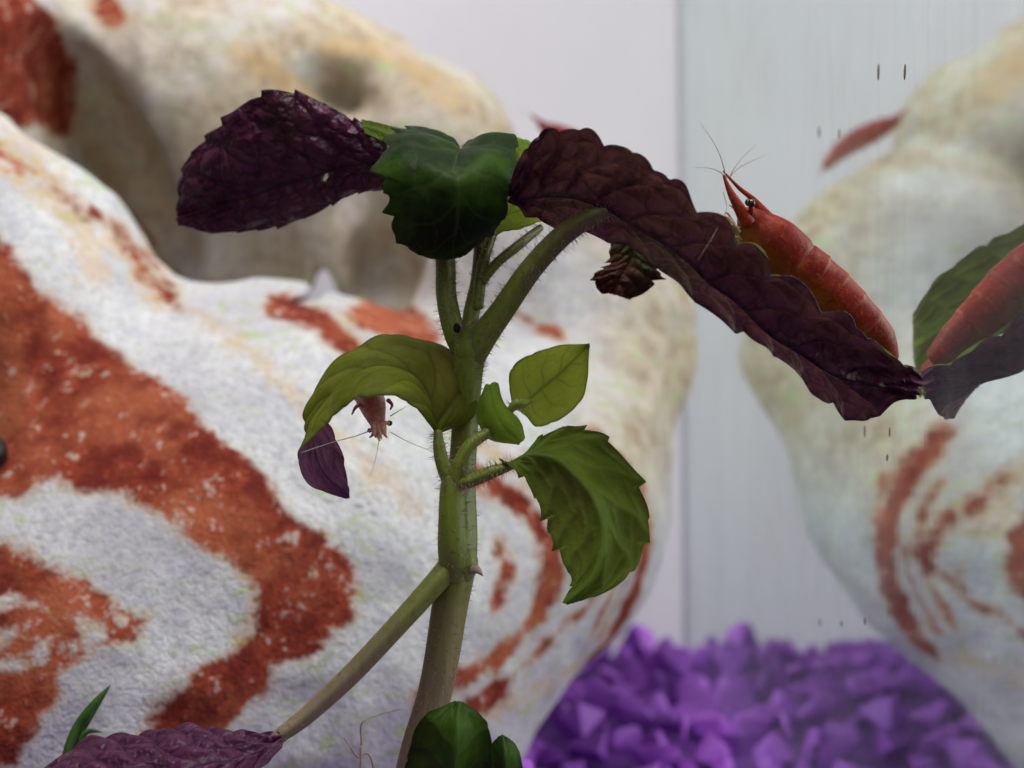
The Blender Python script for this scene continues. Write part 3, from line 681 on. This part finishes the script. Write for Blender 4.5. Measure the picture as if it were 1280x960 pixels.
# ------------------------------------------------------------------ shrimps
def shrimp(name, label, spine, radii, dorsal, mat, feelers, legs, eyes, rostrum, fan=True, limb='limb', whisk='whisker', legr=.10, scales=()):
    """spine: (px,py,depth) from the head to the tail; radii in photo pixels"""
    P = np.array([at(*p) for p in spine]); k = np.array([p[2] / FPX for p in spine]); R = np.array(radii) * k
    c0 = P.mean(0); root = thing(name, label, 'shrimp', c0, 'shrimps in the tank')
    n = 180; sides = 30; c = spline(P, n); r = spline(R[:, None], n)[:, 0]
    t = nrm(np.gradient(c, axis=0)); dv = np.asarray(dorsal, float); a = nrm(dv - (t @ dv)[:, None] * t); b = np.cross(t, a)
    s = np.linspace(0, 1, n); ab = np.clip((s - .42) / .5, 0, 1)
    seg = (ab * 5.5) % 1.0; step = np.where((s > .42) & (s < .93), .05 * (seg ** 2.5 - .4), 0) - .06 * np.exp(-((s - .42) / .012) ** 2)
    th = np.linspace(0, 2 * math.pi, sides, endpoint=False)
    rr = (r * (1 + step))[:, None] * np.where(np.cos(th) < 0, .92, 1.0)[None]
    V = c[:, None] + rr[..., None] * (np.cos(th)[None, :, None] * a[:, None] + .74 * np.sin(th)[None, :, None] * b[:, None])
    F = [(i * sides + j, i * sides + (j + 1) % sides, (i + 1) * sides + (j + 1) % sides, (i + 1) * sides + j) for i in range(n - 1) for j in range(sides)]
    mb = MB(); V = np.vstack([V.reshape(-1, 3), c[0] - t[0] * r[0] * .6, c[-1] + t[-1] * r[-1] * .6])
    for j in range(sides): F += [(n * sides, (j + 1) % sides, j), (n * sides + 1, (n - 1) * sides + j, (n - 1) * sides + (j + 1) % sides)]
    mb.add(V, F)
    if rostrum: mb.tube([at(*p[:3]) for p in rostrum], [p[3] * p[2] / FPX for p in rostrum], 10, n=20)
    for sc_ in scales: mb.tube([at(*p[:3]) for p in sc_], [p[3] * p[2] / FPX for p in sc_], 12, n=20)
    vsz = sum(len(x) for x in mb.v); belly = np.zeros(vsz); plate = np.zeros(vsz)
    belly[:n * sides] = np.tile(np.clip((.25 - np.cos(th)) / 1.0, 0, 1), n)
    plate[:n * sides] = np.repeat(np.where((s > .40) & (s < .94), np.exp(-((seg - 1) / .09) ** 2) + np.exp(-((s - .42) / .006) ** 2), 0), sides)
    mb.build('body', MAT[mat], root, attrs=dict(belly=belly, plate=np.clip(plate, 0, 1)))
    if fan:
        for q in (-.55, -.2, .2, .55):
            m2 = MB(); d = nrm(t[-1] + q * b[-1]); ln = r.max() * .5
            m2.ball(c[-1] + d * ln * .75, ln, ln * .28, ln * .10, ax=np.array([d, nrm(np.cross(a[-1], d)), a[-1]]), seg=12, rings=10); m2.build('tail_fan', MAT[mat], root)
    for e in eyes:
        m2 = MB(); m2.ball(at(*e[:3]), e[3] * e[2] / FPX, seg=16, rings=12); m2.build('eye', MAT['eye'], root)
    for f in feelers:
        m2 = MB(); w = f[1]; pts = [at(*p) for p in f[0]]; m2.tube(pts, list(np.linspace(w, w * .25, len(pts))), 6, n=24); m2.build('antenna', MAT[whisk], root)
    for l in legs:
        m2 = MB(); pts = [at(*p) for p in l]; m2.tube(pts, list(np.linspace(legr * 1.5, legr * .5, len(pts))), 8, n=20); m2.build('leg', MAT[limb], root)
    return root
D = 138.6
shrimp('red_shrimp', 'bright red shrimp with its black eye in view, clinging along the purple leaf', 
    [(930, 266, D - 1), (942, 282, D), (962, 304, D + .5), (992, 334, D + 1), (1030, 364, D + 1.5), (1066, 396, D + 1.5), (1096, 425, D + 2), (1110, 450, D + 4)],
    [11, 25, 37, 39, 36, 31, 24, 15], at(1100, 250, 140) - at(1000, 350, 143), 'shrimp',
    [([(908, 224, D - 1), (902, 200, D - 2), (892, 178, D - 2), (876, 155, D - 3)], .055), ([(909, 222, D - 1), (898, 214, D - 2), (885, 210, D - 3), (868, 209, D - 4)], .06), ([(912, 222, D), (918, 210, D), (930, 195, D + 1), (946, 180, D + 1)], .05), ([(912, 222, D), (922, 211, D + 1), (938, 202, D + 1), (956, 194, D + 2)], .05), ([(904, 240, D - 1), (908, 262, D - 2), (893, 292, D - 9), (872, 326, D - 11)], .035)],
    [[(918, 280, D - 1), (908, 266, D - 1), (901, 278, D - 2)], [(925, 290, D - 1), (908, 271, D - 2), (888, 271, D - 3)], [(930, 300, D), (918, 296, D), (906, 300, D)], [(925, 285, D - 1), (912, 282, D - 1), (903, 290, D - 1)], [(926, 280, D - 1), (918, 262, D - 1), (911, 256, D - 1)]],
    [(939, 254, D - 1.9, 5.4), (936, 253, D + 2.0, 5.0)],
    [(958, 272, D, 9), (942, 250, D, 4), (924, 235, D, 2.6), (904, 214, D - 1, 1.0)],
    scales=[[(936, 280, D - 1, 10), (923, 258, D - 1.2, 7), (913, 240, D - 1.2, 4.5), (904, 219, D - 1.2, 1.2)], [(938, 272, D - 1, 4), (939, 262, D - 1.6, 3.5), (939, 256, D - 1.8, 3)]])
# scales under the head
shrimp('red_shrimp', 'pale red shrimp hanging head down under the curled green leaf',
    [(474, 538, 139.5), (470, 522, 141), (465, 505, 143), (458, 488, 146), (450, 474, 150), (440, 465, 154)], [8, 17, 24, 25, 20, 10], at(470, 480, 120) - at(470, 520, 146), 'palesh',
    [([(463, 538, 139), (445, 545, 138), (415, 553, 137), (376, 566, 136)], .07), ([(488, 540, 139), (510, 552, 139), (535, 562, 140), (560, 570, 141)], .045), ([(474, 548, 139), (472, 560, 138.5), (469, 575, 138), (463, 594, 138)], .045), ([(488, 520, 140), (498, 514, 141), (508, 508, 142)], .06)],
    [[(468, 536, 139.5), (466, 543, 139), (462, 547, 139)], [(473, 538, 139), (473, 546, 138.6), (475, 551, 138.4)], [(478, 537, 139), (481, 543, 139), (484, 547, 139)], [(450, 505, 142), (444, 510, 141), (440, 518, 141)], [(485, 500, 142), (490, 506, 141.5), (488, 512, 141)]],
    [(487, 529, 139.6, 3.6), (462, 538, 139.6, 3.0)], [(472, 530, 139, 5), (475, 540, 138.5, 3), (477, 549, 138, .8)], fan=False, scales=[[(474, 526, 139.6, 4), (481, 528, 139.4, 2.5), (487, 529, 139.4, 2.2)], [(472, 532, 139.6, 4), (466, 536, 139.4, 2.5), (462, 538, 139.4, 2)], [(468, 530, 139, 5), (468, 540, 138.6, 3.5), (470, 547, 138.4, 1)], [(478, 530, 139, 5), (480, 538, 138.6, 3.5), (482, 545, 138.4, 1)]], whisk='palewhisker', legr=.16)
shrimp('red_shrimp', 'blurred reddish shrimp perched on the rock shoulder behind the purple leaf',
    [(674, 157, 269), (688, 163, 269), (706, 172, 270), (726, 182, 271), (746, 196, 272), (762, 214, 273)], [4, 10, 14, 14, 11, 6], (0, 0, 1), 'shrimp',
    [([(672, 156, 269), (655, 138, 268), (640, 132, 266)], .08)], [[(690, 172, 268), (688, 185, 267), (680, 195, 266)], [(705, 182, 268), (700, 195, 267), (694, 205, 266)], [(722, 192, 269), (716, 204, 268), (708, 214, 267)]],
    [(680, 156, 267.4, 2.6), (680, 156, 271, 2.6)], [(684, 157, 269, 4), (672, 150, 269, 2.5), (664, 143, 268.5, .8)])

# ------------------------------------------------------------------ odds and ends
mb = MB()
def blade(pts, w):
    P = spline([at(*p) for p in pts], 16); t = np.linspace(0, 1, 16); hw = w * np.sin(np.pi * np.clip(t * .9 + .1, 0, 1)) ** .8
    T = nrm(np.gradient(P, axis=0)); sd = nrm(np.cross(T, [0, 1, .2])); V = []
    for i in range(16): V += [P[i] - sd[i] * hw[i], P[i] + np.array([0, -.12, 0]), P[i] + sd[i] * hw[i], P[i] + np.array([0, .12, 0])]
    mb.add(V, [(i * 4 + j, i * 4 + (j + 1) % 4, i * 4 + 4 + (j + 1) % 4, i * 4 + 4 + j) for i in range(15) for j in range(4)])
blade([(70, 990, 152), (92, 925, 153), (112, 890, 153), (139, 855, 154)], .75)
blade([(98, 935, 153), (108, 915, 153), (128, 915, 154)], .35)
o = mb.build('grass_blade', MAT['blade'], origin=at(70, 990, 152)); tag(o, 'thin green grass blade leaning against the rock above the magenta leaf', 'grass blade')
for pts, w, lab in [([(452, 985, 147), (452, 930, 147), (453, 903, 147), (475, 893, 148), (502, 886, 149)], .13, 'pale hooked root thread rising beside the stem base'), ([(470, 985, 148), (445, 945, 147), (430, 922, 147)], .12, 'straight pale root thread leaning left of the stem base')]:
    mb = MB(); P = [at(*p) for p in pts]; P = [np.array([P[0][0], P[0][1], -2.5])] + P
    mb.tube(P, list(np.linspace(w * 1.3, w * .45, len(P))), 8, n=60); o = mb.build('root_thread', MAT['root'], origin=P[0]); tag(o, lab, 'root', 'root threads by the stem')
mb = MB(); c = hit_rock(-12, 575)
mb.ball(c, 2.2, 2.0, 3.6, seg=24, rings=16); mb.v[0] += (np.stack([vnoise(mb.v[0], 2, 61), vnoise(mb.v[0], 2, 62), vnoise(mb.v[0], 2, 63)], 1) * .35)
o = mb.build('black_blob', MAT['dark'], origin=c); tag(o, 'small black rounded snail at the left picture edge on the red band', 'blob')  # plain black rounded lump of unknown kind

for o in bpy.data.objects:
    if '_o' in o: del o['_o']
